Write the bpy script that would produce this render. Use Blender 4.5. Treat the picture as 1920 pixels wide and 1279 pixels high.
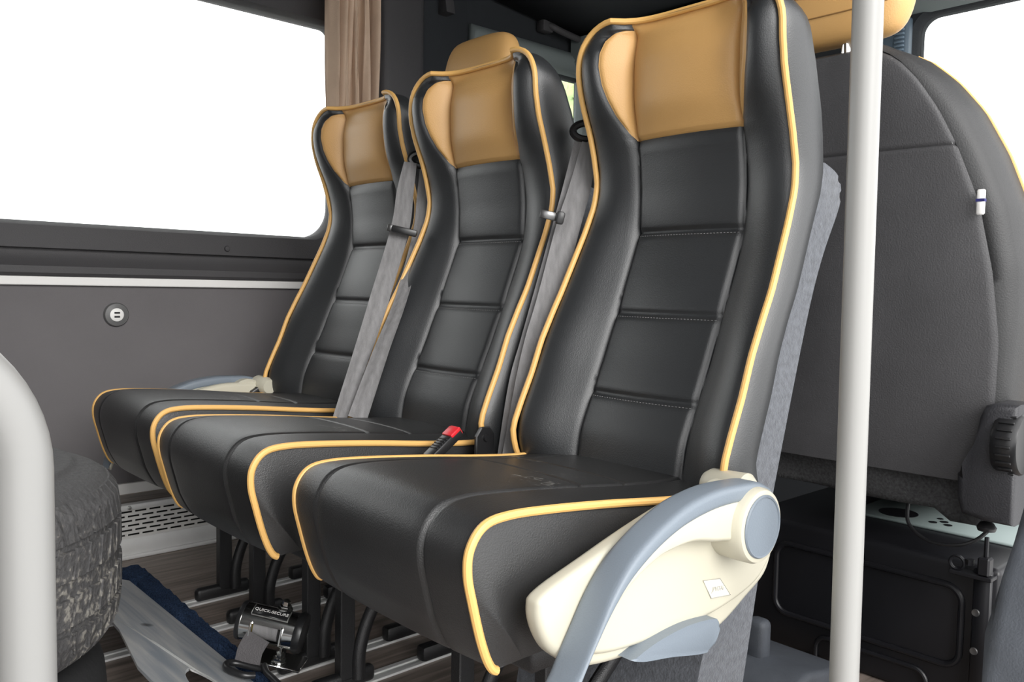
import bpy, bmesh, math, random
import numpy as np
from mathutils import Vector, Matrix
random.seed(4)
C = bpy.context.scene.collection
for o in list(bpy.data.objects): bpy.data.objects.remove(o)

# ------------------------------------------------------------------ camera
cam_d = bpy.data.cameras.new('camera'); cam = bpy.data.objects.new('camera', cam_d); C.objects.link(cam)
yaw, pit, rol = (math.radians(v) for v in (47.44, 3.506, 1.028))
fw = Vector((math.cos(yaw)*math.cos(pit), math.sin(yaw)*math.cos(pit), -math.sin(pit)))
r0 = Vector((math.sin(yaw), -math.cos(yaw), 0)); u0 = r0.cross(fw)
rr = r0*math.cos(rol)+u0*math.sin(rol); uu = u0*math.cos(rol)-r0*math.sin(rol)
M = Matrix((rr, uu, -fw)).transposed().to_4x4(); M.translation = Vector((0, 0, .75))
cam.matrix_world = M
cam_d.sensor_width = 36; cam_d.lens = 36*1580/1920; cam_d.clip_start = .02
bpy.context.scene.camera = cam
# ------------------------------------------------------------------ light: overcast daylight all round the open van
W = bpy.data.worlds.new('world'); bpy.context.scene.world = W; W.use_nodes = True
bg = W.node_tree.nodes['Background']; bg.inputs['Color'].default_value = (1, 1, 1, 1); bg.inputs['Strength'].default_value = 2.0
vs = bpy.context.scene.view_settings
vs.view_transform = 'Standard'; vs.look = 'None'; vs.gamma = 1; vs.use_curve_mapping = False
vs.exposure = 0.55
sun_d = bpy.data.lights.new('daylight', 'SUN'); sun_d.energy = 2.0; sun_d.angle = math.radians(35); sun_d.color = (1, .985, .96)
sun = bpy.data.objects.new('daylight', sun_d); C.objects.link(sun)
sun.rotation_euler = Vector((.22, .85, -.42)).to_track_quat('-Z', 'Y').to_euler()

# ------------------------------------------------------------------ materials
def nodes(name):
    m = bpy.data.materials.new(name); m.use_nodes = True
    nt = m.node_tree; return m, nt, nt.nodes['Principled BSDF']
def mat(name, col, rough=.5, metal=0., bump=0., bscale=300., var=0., vscale=6., spec=.5, coat=0., sheen=0., stretch=None):
    m, nt, b = nodes(name)
    b.inputs['Base Color'].default_value = (*col, 1); b.inputs['Roughness'].default_value = rough
    b.inputs['Metallic'].default_value = metal; b.inputs['Specular IOR Level'].default_value = spec
    b.inputs['Coat Weight'].default_value = coat; b.inputs['Sheen Weight'].default_value = sheen
    tc = nt.nodes.new('ShaderNodeTexCoord'); src = tc.outputs['Object']
    if stretch:
        mp = nt.nodes.new('ShaderNodeMapping'); mp.inputs['Scale'].default_value = stretch
        nt.links.new(src, mp.inputs['Vector']); src = mp.outputs['Vector']
    if bump:
        n = nt.nodes.new('ShaderNodeTexNoise'); n.inputs['Scale'].default_value = bscale; n.inputs['Detail'].default_value = 4
        bp = nt.nodes.new('ShaderNodeBump'); bp.inputs['Strength'].default_value = bump; bp.inputs['Distance'].default_value = .002
        nt.links.new(src, n.inputs['Vector']); nt.links.new(n.outputs['Fac'], bp.inputs['Height']); nt.links.new(bp.outputs['Normal'], b.inputs['Normal'])
    if var:
        n2 = nt.nodes.new('ShaderNodeTexNoise'); n2.inputs['Scale'].default_value = vscale; n2.inputs['Detail'].default_value = 6
        cr = nt.nodes.new('ShaderNodeValToRGB')
        cr.color_ramp.elements[0].position = .3; cr.color_ramp.elements[1].position = .7
        cr.color_ramp.elements[0].color = (*[c*(1-var) for c in col], 1); cr.color_ramp.elements[1].color = (*[min(1, c*(1+var)) for c in col], 1)
        nt.links.new(src, n2.inputs['Vector']); nt.links.new(n2.outputs['Fac'], cr.inputs['Fac']); nt.links.new(cr.outputs['Color'], b.inputs['Base Color'])
    return m
LEATHER = mat('black_leather', (.0165, .018, .0198), .45, bump=.22, bscale=520, var=.1, vscale=3, spec=.85)
CUSH = mat('worn_black_leather', (.019, .019, .0195), .40, bump=.25, bscale=520, var=.2, vscale=9, spec=.65)
TAN = mat('tan_leather', (.58, .335, .122), .45, bump=.25, bscale=420, var=.05, vscale=4)
PIPE = mat('yellow_piping', (.72, .42, .135), .5)
FELT = mat('grey_felt', (.088, .094, .107), .95, bump=.9, bscale=260, var=.25, vscale=90, spec=.15, sheen=.3)
WALLP = mat('charcoal_panel', (.135, .127, .131), .62, bump=.3, bscale=500, var=.06, vscale=4, spec=.4)
TRIMD = mat('dark_trim_plastic', (.060, .058, .061), .55, bump=.3, bscale=450, spec=.4)
HEADL = mat('headliner', (.030, .033, .037), .8, bump=.3, bscale=300, spec=.2)
HEADG = mat('grey_door_trim', (.20, .23, .23), .7, bump=.2, bscale=300, spec=.25)
WHITE = mat('white_trim', (.86, .85, .83), .45)
ALU = mat('aluminium', (.82, .82, .81), .42, metal=.25, var=.08, vscale=8)
PERF = mat('perforated_metal', (.70, .69, .67), .5, metal=.15)
BEIGE = mat('beige_plastic', (.50, .475, .385), .40, spec=.45)
GREYP = mat('grey_plastic', (.165, .195, .23), .45, bump=.15, bscale=500)
CREAMP = mat('label_print', (.12, .12, .12), .6)
FRAME = mat('black_powder_coat', (.012, .012, .013), .38, bump=.4, bscale=700)
POLE_DIM = mat('grey_white_paint_dimmed', (.235, .233, .227), .38, spec=.45)  # same paint as the pole, darkened to offset the stronger light on the handrail
POLE = mat('grey_white_paint', (.29, .287, .277), .38, spec=.45)
BELT = mat('grey_webbing', (.20, .196, .198), .6, bump=.4, bscale=300, var=.16, vscale=26, stretch=(5, 5, .15), spec=.3)
BELTD = mat('dark_webbing', (.07, .065, .068), .55, bump=.5, bscale=420, spec=.4)
BLACKP = mat('black_plastic', (.014, .014, .015), .32)
RED = mat('red_plastic', (.62, .02, .03), .35)
CHROME = mat('chrome', (.80, .80, .78), .14, metal=1.)
STEEL = mat('dull_steel', (.55, .55, .53), .3, metal=.9)
DSTEEL = mat('dark_steel', (.16, .16, .16), .3, metal=.8)
BRASS = mat('yellow_metal', (.55, .42, .12), .35, metal=.6)
CARPB = mat('blue_carpet', (.024, .042, .085), .95, bump=1., bscale=330, var=.7, vscale=330, spec=.1)
CARPG = mat('grey_carpet', (.055, .055, .056), .95, bump=.9, bscale=350, var=.3, vscale=200, spec=.1)
SEATBK = mat('seat_back_vinyl', (.062, .061, .064), .48, bump=.4, bscale=380, var=.14, vscale=7, spec=.4)
SEATSD = mat('seat_side_vinyl', (.03, .03, .031), .5, bump=.35, bscale=380, spec=.4)
BLACKM = mat('black_gloss_metal', (.010, .010, .012), .36, var=.3, vscale=6, spec=.35)
TEAL = mat('bare_green_grey_metal', (.24, .29, .285), .5)
SILLP = mat('slate_plastic', (.065, .072, .085), .6, bump=.3, bscale=400, var=.15, vscale=20)
CURT = mat('beige_curtain', (.58, .43, .32), .85, bump=.3, bscale=400, var=.06, vscale=20, spec=.15)
STITCH = mat('light_stitching', (.25, .25, .25), .8)
VENTB = mat('vent_plastic', (.10, .14, .18), .5)
GROUND = mat('pale_concrete', (.55, .55, .54), .9, bump=.5, bscale=60, var=.15, vscale=5)  # unseen concrete ground, lightened to bounce daylight into the van
LEAF = mat('green_leaf', (.42, .55, .24), .6, var=.35, vscale=4)

def scuffs(m):
    nt = m.node_tree; b = nt.nodes['Principled BSDF']; src = b.inputs['Base Color'].links[0].from_socket
    tc = nt.nodes.new('ShaderNodeTexCoord'); n = nt.nodes.new('ShaderNodeTexNoise'); n.inputs['Scale'].default_value = 55; n.inputs['Detail'].default_value = 10; n.inputs['Distortion'].default_value = 2.5
    n2 = nt.nodes.new('ShaderNodeTexNoise'); n2.inputs['Scale'].default_value = 7
    mu = nt.nodes.new('ShaderNodeMath'); mu.operation = 'MULTIPLY'
    cr = nt.nodes.new('ShaderNodeValToRGB'); cr.color_ramp.elements[0].position = .385; cr.color_ramp.elements[1].position = .46
    cr.color_ramp.elements[1].color = (.5, .5, .5, 1)
    mx = nt.nodes.new('ShaderNodeMixRGB'); mx.inputs[2].default_value = (.20, .195, .18, 1)
    nt.links.new(tc.outputs['Object'], n.inputs['Vector']); nt.links.new(tc.outputs['Object'], n2.inputs['Vector'])
    nt.links.new(n.outputs['Fac'], mu.inputs[0]); nt.links.new(n2.outputs['Fac'], mu.inputs[1]); nt.links.new(mu.outputs[0], cr.inputs['Fac'])
    nt.links.new(cr.outputs['Color'], mx.inputs[0]); nt.links.new(src, mx.inputs[1]); nt.links.new(mx.outputs[0], b.inputs['Base Color'])
scuffs(CUSH)
def wood_mat():
    m, nt, b = nodes('dark_wood_vinyl')
    tc = nt.nodes.new('ShaderNodeTexCoord'); mp = nt.nodes.new('ShaderNodeMapping'); mp.inputs['Scale'].default_value = (3.2, 42, 42)
    n = nt.nodes.new('ShaderNodeTexNoise'); n.inputs['Scale'].default_value = 1.6; n.inputs['Detail'].default_value = 9; n.inputs['Distortion'].default_value = .6
    cr = nt.nodes.new('ShaderNodeValToRGB')
    cr.color_ramp.elements[0].position = .32; cr.color_ramp.elements[1].position = .72
    cr.color_ramp.elements[0].color = (.12, .098, .084, 1); cr.color_ramp.elements[1].color = (.33, .265, .228, 1)
    nt.links.new(tc.outputs['Object'], mp.inputs['Vector']); nt.links.new(mp.outputs['Vector'], n.inputs['Vector'])
    nt.links.new(n.outputs['Fac'], cr.inputs['Fac']); nt.links.new(cr.outputs['Color'], b.inputs['Base Color'])
    b.inputs['Roughness'].default_value = .42
    return m
WOOD = wood_mat()
def brushed_mat():
    m, nt, b = nodes('scuffed_aluminium_sheet')
    tc = nt.nodes.new('ShaderNodeTexCoord'); mp = nt.nodes.new('ShaderNodeMapping'); mp.inputs['Scale'].default_value = (26, 2.2, 10)
    n = nt.nodes.new('ShaderNodeTexNoise'); n.inputs['Scale'].default_value = 1.4; n.inputs['Detail'].default_value = 10; n.inputs['Distortion'].default_value = .8
    cr = nt.nodes.new('ShaderNodeValToRGB')
    cr.color_ramp.elements[0].position = .34; cr.color_ramp.elements[1].position = .70
    cr.color_ramp.elements[0].color = (.32, .355, .40, 1); cr.color_ramp.elements[1].color = (.62, .615, .60, 1)
    nt.links.new(tc.outputs['Object'], mp.inputs['Vector']); nt.links.new(mp.outputs['Vector'], n.inputs['Vector'])
    nt.links.new(n.outputs['Fac'], cr.inputs['Fac']); nt.links.new(cr.outputs['Color'], b.inputs['Base Color'])
    b.inputs['Roughness'].default_value = .4; b.inputs['Metallic'].default_value = .2
    return m
SHEET = brushed_mat()
def tyre_mat():
    m, nt, b = nodes('muddy_tyre_rubber')
    tc = nt.nodes.new('ShaderNodeTexCoord')
    n = nt.nodes.new('ShaderNodeTexNoise'); n.inputs['Scale'].default_value = 95; n.inputs['Detail'].default_value = 8
    n1 = nt.nodes.new('ShaderNodeTexNoise'); n1.inputs['Scale'].default_value = 5; n1.inputs['Detail'].default_value = 3
    mx = nt.nodes.new('ShaderNodeMath'); mx.operation = 'MULTIPLY'
    cr = nt.nodes.new('ShaderNodeValToRGB')
    e = cr.color_ramp.elements
    e[0].position = .29; e[0].color = (.052, .051, .052, 1); e[1].position = .40; e[1].color = (.19, .18, .16, 1)
    x = e.new(.345); x.color = (.075, .072, .07, 1)
    nt.links.new(tc.outputs['Object'], n.inputs['Vector']); nt.links.new(tc.outputs['Object'], n1.inputs['Vector'])
    nt.links.new(n.outputs['Fac'], mx.inputs[0]); nt.links.new(n1.outputs['Fac'], mx.inputs[1])
    nt.links.new(mx.outputs[0], cr.inputs['Fac']); nt.links.new(cr.outputs['Color'], b.inputs['Base Color'])
    bp = nt.nodes.new('ShaderNodeBump'); bp.inputs['Strength'].default_value = .8; bp.inputs['Distance'].default_value = .006
    nt.links.new(n.outputs['Fac'], bp.inputs['Height']); nt.links.new(bp.outputs['Normal'], b.inputs['Normal'])
    b.inputs['Roughness'].default_value = .75
    return m
TYRE = tyre_mat()
TYREB = mat('clean_tyre_rubber', (.016, .016, .017), .7, bump=.5, bscale=80)
def glass_mat():
    m = bpy.data.materials.new('window_glass'); m.use_nodes = True; nt = m.node_tree; nt.nodes.clear()
    o = nt.nodes.new('ShaderNodeOutputMaterial'); mix = nt.nodes.new('ShaderNodeMixShader'); t = nt.nodes.new('ShaderNodeBsdfTransparent')
    g = nt.nodes.new('ShaderNodeBsdfGlossy'); g.inputs['Roughness'].default_value = .02; f = nt.nodes.new('ShaderNodeFresnel'); f.inputs['IOR'].default_value = 1.3
    t.inputs['Color'].default_value = (.97, .98, .975, 1)
    nt.links.new(f.outputs[0], mix.inputs[0]); nt.links.new(t.outputs[0], mix.inputs[1]); nt.links.new(g.outputs[0], mix.inputs[2]); nt.links.new(mix.outputs[0], o.inputs[0])
    return m
GLASS = glass_mat()

# ------------------------------------------------------------------ mesh helpers
def link(name, me, m, parent=None, smooth=True):
    o = bpy.data.objects.new(name, me); C.objects.link(o)
    me.materials.clear(); me.materials.append(m)
    if smooth:
        me.polygons.foreach_set('use_smooth', [True]*len(me.polygons))
    if parent is not None: o.parent = parent
    return o
def obj(name, bm, m, parent=None, smooth=True, sharp=35):
    bmesh.ops.remove_doubles(bm, verts=bm.verts, dist=1e-6)
    bmesh.ops.recalc_face_normals(bm, faces=bm.faces)
    if smooth:
        ca = math.radians(sharp)
        for e in bm.edges:
            if len(e.link_faces) == 2 and e.calc_face_angle(0) > ca: e.smooth = False
    me = bpy.data.meshes.new(name); bm.to_mesh(me); bm.free()
    return link(name, me, m, parent, smooth)
def tag(o, label=None, cat=None, group=None, kind=None):
    if label: o['label'] = label
    if cat: o['category'] = cat
    if group: o['group'] = group
    if kind: o['kind'] = kind
    return o
def empty(name, loc, label, cat, group=None):
    o = bpy.data.objects.new(name, None); C.objects.link(o); o.location = loc; o.empty_display_size = .1
    return tag(o, label, cat, group)
def grid(bm, rows):
    V = [[bm.verts.new(p) for p in r] for r in rows]
    for i in range(len(V)-1):
        for j in range(len(V[0])-1):
            try: bm.faces.new((V[i][j], V[i][j+1], V[i+1][j+1], V[i+1][j]))
            except ValueError: pass
    return V
def box(bm, x0, x1, y0, y1, z0, z1, bev=0., seg=2, mtx=None):
    r = bmesh.ops.create_cube(bm, size=1)
    vs_ = r['verts']
    for v in vs_: v.co = Vector(((x0+x1)/2+v.co.x*(x1-x0), (y0+y1)/2+v.co.y*(y1-y0), (z0+z1)/2+v.co.z*(z1-z0)))
    es = list({e for v in vs_ for e in v.link_edges})
    if bev:
        r2 = bmesh.ops.bevel(bm, geom=es, offset=bev, segments=seg, affect='EDGES', profile=.5)
        vs_ = list({v for f in r2['faces'] for v in f.verts} | {v for v in vs_ if v.is_valid})
    if mtx is not None:
        bmesh.ops.transform(bm, matrix=mtx, verts=vs_)
    return vs_
def smooth_path(pts, n=8):
    P = [Vector(p) for p in pts]; out = []
    for i in range(len(P)-1):
        a = P[max(i-1, 0)]; b = P[i]; c = P[i+1]; d = P[min(i+2, len(P)-1)]
        for k in range(n):
            t = k/n
            out.append(.5*((2*b)+(c-a)*t+(2*a-5*b+4*c-d)*t*t+(3*b-a-3*c+d)*t**3))
    out.append(P[-1]); return out
def tube(bm, pts, r, n=10, closed=False, cap=True, flat=1.0, flat_dir=None):
    P = [Vector(p) for p in pts]; N = len(P); rings = []
    up = None
    for i in range(N):
        t = (P[(i+1) % N]-P[i-1]) if closed else (P[min(i+1, N-1)]-P[max(i-1, 0)])
        t.normalize()
        if up is None:
            up = Vector((0, 0, 1)) if abs(t.z) < .9 else Vector((1, 0, 0))
            if flat_dir: up = Vector(flat_dir)
        a = up-t*up.dot(t); a.normalize(); b = t.cross(a); up = a
        rad = r[i] if isinstance(r, (list, tuple)) else r
        rings.append([bm.verts.new(P[i]+a*math.cos(2*math.pi*k/n)*rad+b*math.sin(2*math.pi*k/n)*rad*flat) for k in range(n)])
    for i in range(N if closed else N-1):
        A, B = rings[i], rings[(i+1) % N]
        for k in range(n): bm.faces.new((A[k], A[(k+1) % n], B[(k+1) % n], B[k]))
    if cap and not closed:
        bm.faces.new(rings[0][::-1]); bm.faces.new(rings[-1])
def lathe(bm, prof, n=48, axis='z', origin=(0, 0, 0), close=False):
    rings = []
    for r, h in prof:
        ring = []
        for k in range(n):
            a = 2*math.pi*k/n; c, s = math.cos(a)*r, math.sin(a)*r
            p = {'z': (c, s, h), 'y': (c, h, s), 'x': (h, c, s)}[axis]
            ring.append(bm.verts.new(Vector(p)+Vector(origin)))
        rings.append(ring)
    m = len(rings)
    for i in range(m if close else m-1):
        A, B = rings[i], rings[(i+1) % m]
        for k in range(n): bm.faces.new((A[k], A[(k+1) % n], B[(k+1) % n], B[k]))
    if not close:
        bm.faces.new(rings[0]); bm.faces.new(rings[-1][::-1])
    return rings
def prism(bm, pts, a0, a1, axis='y', bev=0., seg=2):
    # closed outline pts in the two other axes, extruded a0..a1 along axis
    def P(p, a): return {'y': (p[0], a, p[1]), 'x': (a, p[0], p[1]), 'z': (p[0], p[1], a)}[axis]
    A = [bm.verts.new(P(p, a0)) for p in pts]; B = [bm.verts.new(P(p, a1)) for p in pts]
    fs = [bm.faces.new(A), bm.faces.new(B[::-1])]; n = len(pts)
    for i in range(n): bm.faces.new((A[i], A[(i+1) % n], B[(i+1) % n], B[i]))
    if bev:
        es = list({e for f in fs for e in f.edges})
        bmesh.ops.bevel(bm, geom=es, offset=bev, segments=seg, affect='EDGES', profile=.5)
def pillow(bm, pts, y0, y1, r, sy=1, n=5):
    # smooth closed outline (x, z) extruded y0..y1 with rounded rims
    P = [Vector((p[0], p[1])) for p in pts]; N = len(P)
    ar = sum(P[i].x*P[(i+1) % N].y-P[(i+1) % N].x*P[i].y for i in range(N)); sg = 1 if ar > 0 else -1
    nr = []
    for i in range(N):
        t = (P[(i+2) % N]-P[i-2]).normalized(); nr.append(Vector((-t.y, t.x))*sg)
    prof = [(r*(1-math.sin(math.pi/2*k/n)), y0+r*(1-math.cos(math.pi/2*k/n))) for k in range(n+1)]+[(r*(1-math.cos(math.pi/2*k/n)), y1-r*(1-math.sin(math.pi/2*k/n))) for k in range(n+1)]
    rings = [[bm.verts.new((P[i].x+nr[i].x*d, sy*y_, P[i].y+nr[i].y*d)) for i in range(N)] for d, y_ in prof]
    for a, b in zip(rings, rings[1:]):
        for i in range(N): bm.faces.new((a[i], a[(i+1) % N], b[(i+1) % N], b[i]))
    bm.faces.new(rings[0]); bm.faces.new(rings[-1])
def ribbon(bm, pts, wv, w, th=.0016, fold=0.):
    P = [Vector(p) for p in pts]; rows = []
    for i, p in enumerate(P):
        t = (P[min(i+1, len(P)-1)]-P[max(i-1, 0)]).normalized()
        wd = Vector(wv[i]) if isinstance(wv, list) else Vector(wv)
        wd = (wd-t*wd.dot(t)).normalized(); nr = t.cross(wd)
        ww = w[i] if isinstance(w, list) else w
        front = [p+wd*ww*(k/6-.5)+nr*(th/2+fold*math.cos((k/6-.5)*math.pi*3)) for k in range(7)]
        back = [q-nr*th for q in front][::-1]
        rows.append(front+back+[front[0]])
    grid(bm, rows)
    for r in (rows[0], rows[-1]):
        bm.faces.new([bm.verts.new(q) for q in r[:-1]])
def text_mesh(body, size, depth=.0004):
    cu = bpy.data.curves.new('lettering', 'FONT'); cu.body = body; cu.size = size; cu.extrude = depth; cu.align_x = 'CENTER'; cu.align_y = 'CENTER'
    o = bpy.data.objects.new('lettering', cu); C.objects.link(o)
    bpy.context.view_layer.update()
    me = bpy.data.meshes.new_from_object(o.evaluated_get(bpy.context.evaluated_depsgraph_get()))
    bpy.data.objects.remove(o); return me
def sdf_rr(x, z, x0, x1, z0, z1, r):
    cx, cz = (x0+x1)/2, (z0+z1)/2
    qx, qz = abs(x-cx)-(x1-x0)/2+r, abs(z-cz)-(z1-z0)/2+r
    return math.hypot(max(qx, 0), max(qz, 0))+min(max(qx, qz), 0)-r
def rr_loop(x0, x1, z0, z1, r, n=10):
    out = []
    for (cx, cz, a0) in ((x1-r, z1-r, 0), (x0+r, z1-r, 90), (x0+r, z0+r, 180), (x1-r, z0+r, 270)):
        for k in range(n+1):
            a = math.radians(a0+90*k/n); out.append((cx+r*math.cos(a), cz+r*math.sin(a)))
    return out
def holed_panel(bm, outer, inner, r, d0, d1, axis='y', lip=.012, rt=None):
    """rectangular panel outer=(x0,x1,z0,z1) with a rounded hole; thick from d0 to d1"""
    cx, cz = (inner[0]+inner[1])/2, (inner[2]+inner[3])/2
    ang = [math.atan2(z-cz, x-cx) for q in (r, rt or r) for x, z in rr_loop(*inner, q, 12)]
    ang += [math.atan2(z-cz, x-cx) for x in outer[:2] for z in outer[2:]]
    ang += [math.pi*2*k/48-math.pi for k in range(48)]
    ang = sorted(set(round(a, 5) for a in ang))
    def hit(a, rect, rad):
        if rt and math.sin(a) > 0 and rad > .001: rad = rad-r+rt
        lo, hi = 0, 20; c, s = math.cos(a), math.sin(a)
        for _ in range(50):
            mid = (lo+hi)/2
            if sdf_rr(cx+c*mid, cz+s*mid, *rect, rad) < 0: lo = mid
            else: hi = mid
        return cx+c*lo, cz+s*lo
    def P(p, d): return (p[0], d, p[1]) if axis == 'y' else (d, p[0], p[1])
    rows = []
    for a in ang+[ang[0]]:
        o_ = hit(a, outer, 1e-4); i_ = hit(a, inner, r)
        il = hit(a, (inner[0]-lip, inner[1]+lip, inner[2]-lip, inner[3]+lip), r+lip)
        rows.append([P(o_, d1), P(o_, d0), P(il, d0), P(i_, d0+(d1-d0)*.3), P(i_, d1), P(o_, d1)])
    grid(bm, rows)
def lerp_f(zs, xs, sm=.012):
    zs = np.array(zs); xs = np.array(xs); g = np.linspace(zs[0]-.05, zs[-1]+.05, 800)
    lo = xs[0]+(xs[1]-xs[0])/(zs[1]-zs[0])*(g-zs[0]); hi = xs[-1]+(xs[-1]-xs[-2])/(zs[-1]-zs[-2])*(g-zs[-1])
    v = np.interp(g, zs, xs); v = np.where(g < zs[0], lo, np.where(g > zs[-1], hi, v))
    k = max(1, int(sm/(g[1]-g[0]))); ker = np.hanning(2*k+1); ker /= ker.sum()
    vp = np.pad(v, k, mode='edge'); v2 = np.convolve(vp, ker, 'valid')
    return lambda z: float(np.interp(z, g, v2))

# ------------------------------------------------------------------ the setting
TRIMS = []
def structure(name, bm, m, smooth=False, parent=None, label=None):
    if not name.startswith(('wall_', 'window_')) and name not in ('floor', 'ceiling', 'ground'):
        TRIMS.append(name); label = label or name.replace('_', ' '); name = 'trim_%d' % len(TRIMS)
        if label.startswith('trim') and label[-1].isdigit(): label = None
    o = obj(name, bm, m, parent, smooth)
    if parent is None: o['kind'] = 'structure'
    if label: o['label'] = label
    return o
bm = bmesh.new(); box(bm, -40, 40, -40, 40, -.75, -.65); structure('ground', bm, GROUND)
bm = bmesh.new(); box(bm, -1.3, 3.0, .22, 2.62, -.06, 0); structure('floor', bm, WOOD)
# aluminium seat rails let into the floor
for y in (1.925, 1.75, 1.46, 1.335, .985, .80):
    bm = bmesh.new()
    box(bm, -1.2, 1.55, y-.019, y-.006, 0, .004, .001, 1); box(bm, -1.2, 1.55, y+.006, y+.019, 0, .004, .001, 1); box(bm, -1.2, 1.55, y-.019, y+.019, 0, .0012)
    structure('trim_floor_rail', bm, ALU)
# far wall: lower panel, white strip, ledge, window surround
YW = 2.5
bm = bmesh.new(); box(bm, -1.3, 1.7, YW, YW+.05, .15, .745); structure('wall_far', bm, WALLP)
bm = bmesh.new(); box(bm, -1.3, 1.66, YW-.014, YW+.01, .739, .763, .003, 2); structure('trim_1', bm, WHITE)
bm = bmesh.new()
prism(bm, [(YW+.05, .763), (YW-.016, .763), (YW-.022, .772), (YW-.020, .79), (YW-.004, .808), (YW+.006, .83), (YW+.006, .875), (YW+.05, .875)], -1.3, 1.66, 'x')
structure('trim_2', bm, TRIMD, True)
bm = bmesh.new(); holed_panel(bm, (-1.3, 1.70, .838, 2.02), (-1.05, 1.478, .909, 1.60), .105, YW-.012, YW+.06, rt=.03); structure('side_window_surround', bm, TRIMD, True)
bm = bmesh.new(); box(bm, -1.06, 1.49, YW+.045, YW+.05, .90, 1.61); structure('window_1', bm, GLASS)
bm = bmesh.new(); lathe(bm, [(.0, -.006), (.007, -.005), (.009, -.001), (.009, .004)], 20, 'y', (1.10, YW-.013, .858))
structure('trim_screw_cap', bm, TRIMD, True)
# door pillar, cab wall with the door window
bm = bmesh.new(); box(bm, 1.60, 1.78, 2.40, 2.60, 0, 2.05, .03, 3); structure('pillar_trim', bm, TRIMD, True)
bm = bmesh.new(); box(bm, 1.78, 2.02, 2.47, 2.60, 0, 2.05, .015, 2); structure('pillar_cover', bm, HEADL, True)
bm = bmesh.new(); holed_panel(bm, (2.0, 3.05, 0, 2.05), (2.12, 2.95, .90, 1.655), .08, 2.52, 2.60); structure('wall_cab', bm, HEADL, True)
bm = bmesh.new(); box(bm, 2.10, 2.97, 2.575, 2.58, .88, 1.67); structure('window_2', bm, GLASS)
bm = bmesh.new(); box(bm, 2.715, 2.755, 2.53, 2.585, .88, 1.68, .006, 2); structure('trim_window_divider', bm, HEADG, True)
bm = bmesh.new(); prism(bm, [(2.53, 1.655), (2.485, 1.675), (2.475, 1.71), (2.50, 1.745), (2.53, 1.745)], 2.06, 2.98, 'x'); structure('trim_3', bm, HEADG, True)
# front wall and windscreen
bm = bmesh.new(); holed_panel(bm, (.0, 2.62, .0, 2.05), (.15, 1.145, .80, 1.63), .05, 2.75, 2.82, 'x'); structure('wall_front', bm, HEADL, True)
bm = bmesh.new(); box(bm, 2.79, 2.795, .13, 1.16, .78, 1.65); structure('window_3', bm, GLASS)
bm = bmesh.new(); prism(bm, [(2.76, 1.635), (2.66, 1.65), (2.60, 1.70), (2.60, 1.80), (2.76, 1.80)], .1, 2.5, 'y'); structure('trim_windscreen_header', bm, HEADG, True)
bm = bmesh.new(); box(bm, 2.715, 2.76, 1.155, 1.245, 1.25, 1.63, .012, 3); pil = structure('trim_windscreen_pillar', bm, VENTB, True)
bm = bmesh.new()
for k in range(14): box(bm, 2.708, 2.722, 1.165, 1.195, 1.42+k*.0125, 1.4265+k*.0125, .001, 1)
obj('vent_slats', bm, mat('vent_slat', (.16, .22, .28), .5), pil)
# rear end of the van and the near side behind the door opening
bm = bmesh.new(); box(bm, -1.36, -1.30, .22, 2.62, 0, 2.0); structure('wall_rear', bm, WALLP)
bm = bmesh.new(); box(bm, -1.36, -.45, .16, .22, 0, 2.0); structure('wall_near', bm, WALLP)
# ceiling
bm = bmesh.new(); box(bm, -1.3, 3.0, .22, 2.62, 1.95, 2.02); structure('ceiling', bm, HEADL)
bm = bmesh.new(); prism(bm, [(2.05, 1.95), (2.15, 1.86), (2.75, 1.80), (2.75, 1.95)], .25, 2.5, 'y'); structure('ceiling_cab', bm, HEADL, True)
# near-side pillar trim beside the passenger seat
bm = bmesh.new()
prism(bm, [(1.128, -.06), (1.128, .20), (1.135, .27), (1.155, .325), (1.19, .392), (1.235, .435), (1.285, .468), (1.40, .53), (1.40, -.06)], .20, .36, 'y', .02, 3)
structure('pillar_base_trim', bm, SILLP, True)
bm = bmesh.new(); box(bm, -1.3, 1.12, .14, .24, -.12, 0.0, .01, 2); structure('door_sill', bm, SILLP, True)
bm = bmesh.new()
prism(bm, [(1.30, 0), (1.30, .04), (1.33, .075), (1.37, .085), (1.50, .06), (1.55, .02), (1.55, 0)], .70, 1.02, 'y', .012, 3)
structure('floor_riser', bm, SILLP, True)
bm = bmesh.new(); box(bm, 1.36, 1.395, .79, .83, .07, .15, .012, 3); structure('floor_bracket', bm, SILLP, True)

# convector heater along the far wall and the ledge over it
hb = empty('wall_heater', (0, 2.42, 0), 'long low metal heater grille along the floor under the far wall panel', 'heater')
def L(bm_, off):
    for v in bm_.verts: v.co -= Vector(off)
bm = bmesh.new(); box(bm, -1.3, 1.6, 2.35, 2.49, .0, .058, .003, 1); box(bm, -1.3, 1.6, 2.343, 2.352, 0, .012, .002, 1); L(bm, (0, 2.42, 0)); obj('lower_panel', bm, ALU, hb)
bm = bmesh.new(); box(bm, -1.3, 1.6, 2.372, 2.49, .058, .138); L(bm, (0, 2.42, 0)); obj('duct', bm, FRAME, hb)
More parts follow.
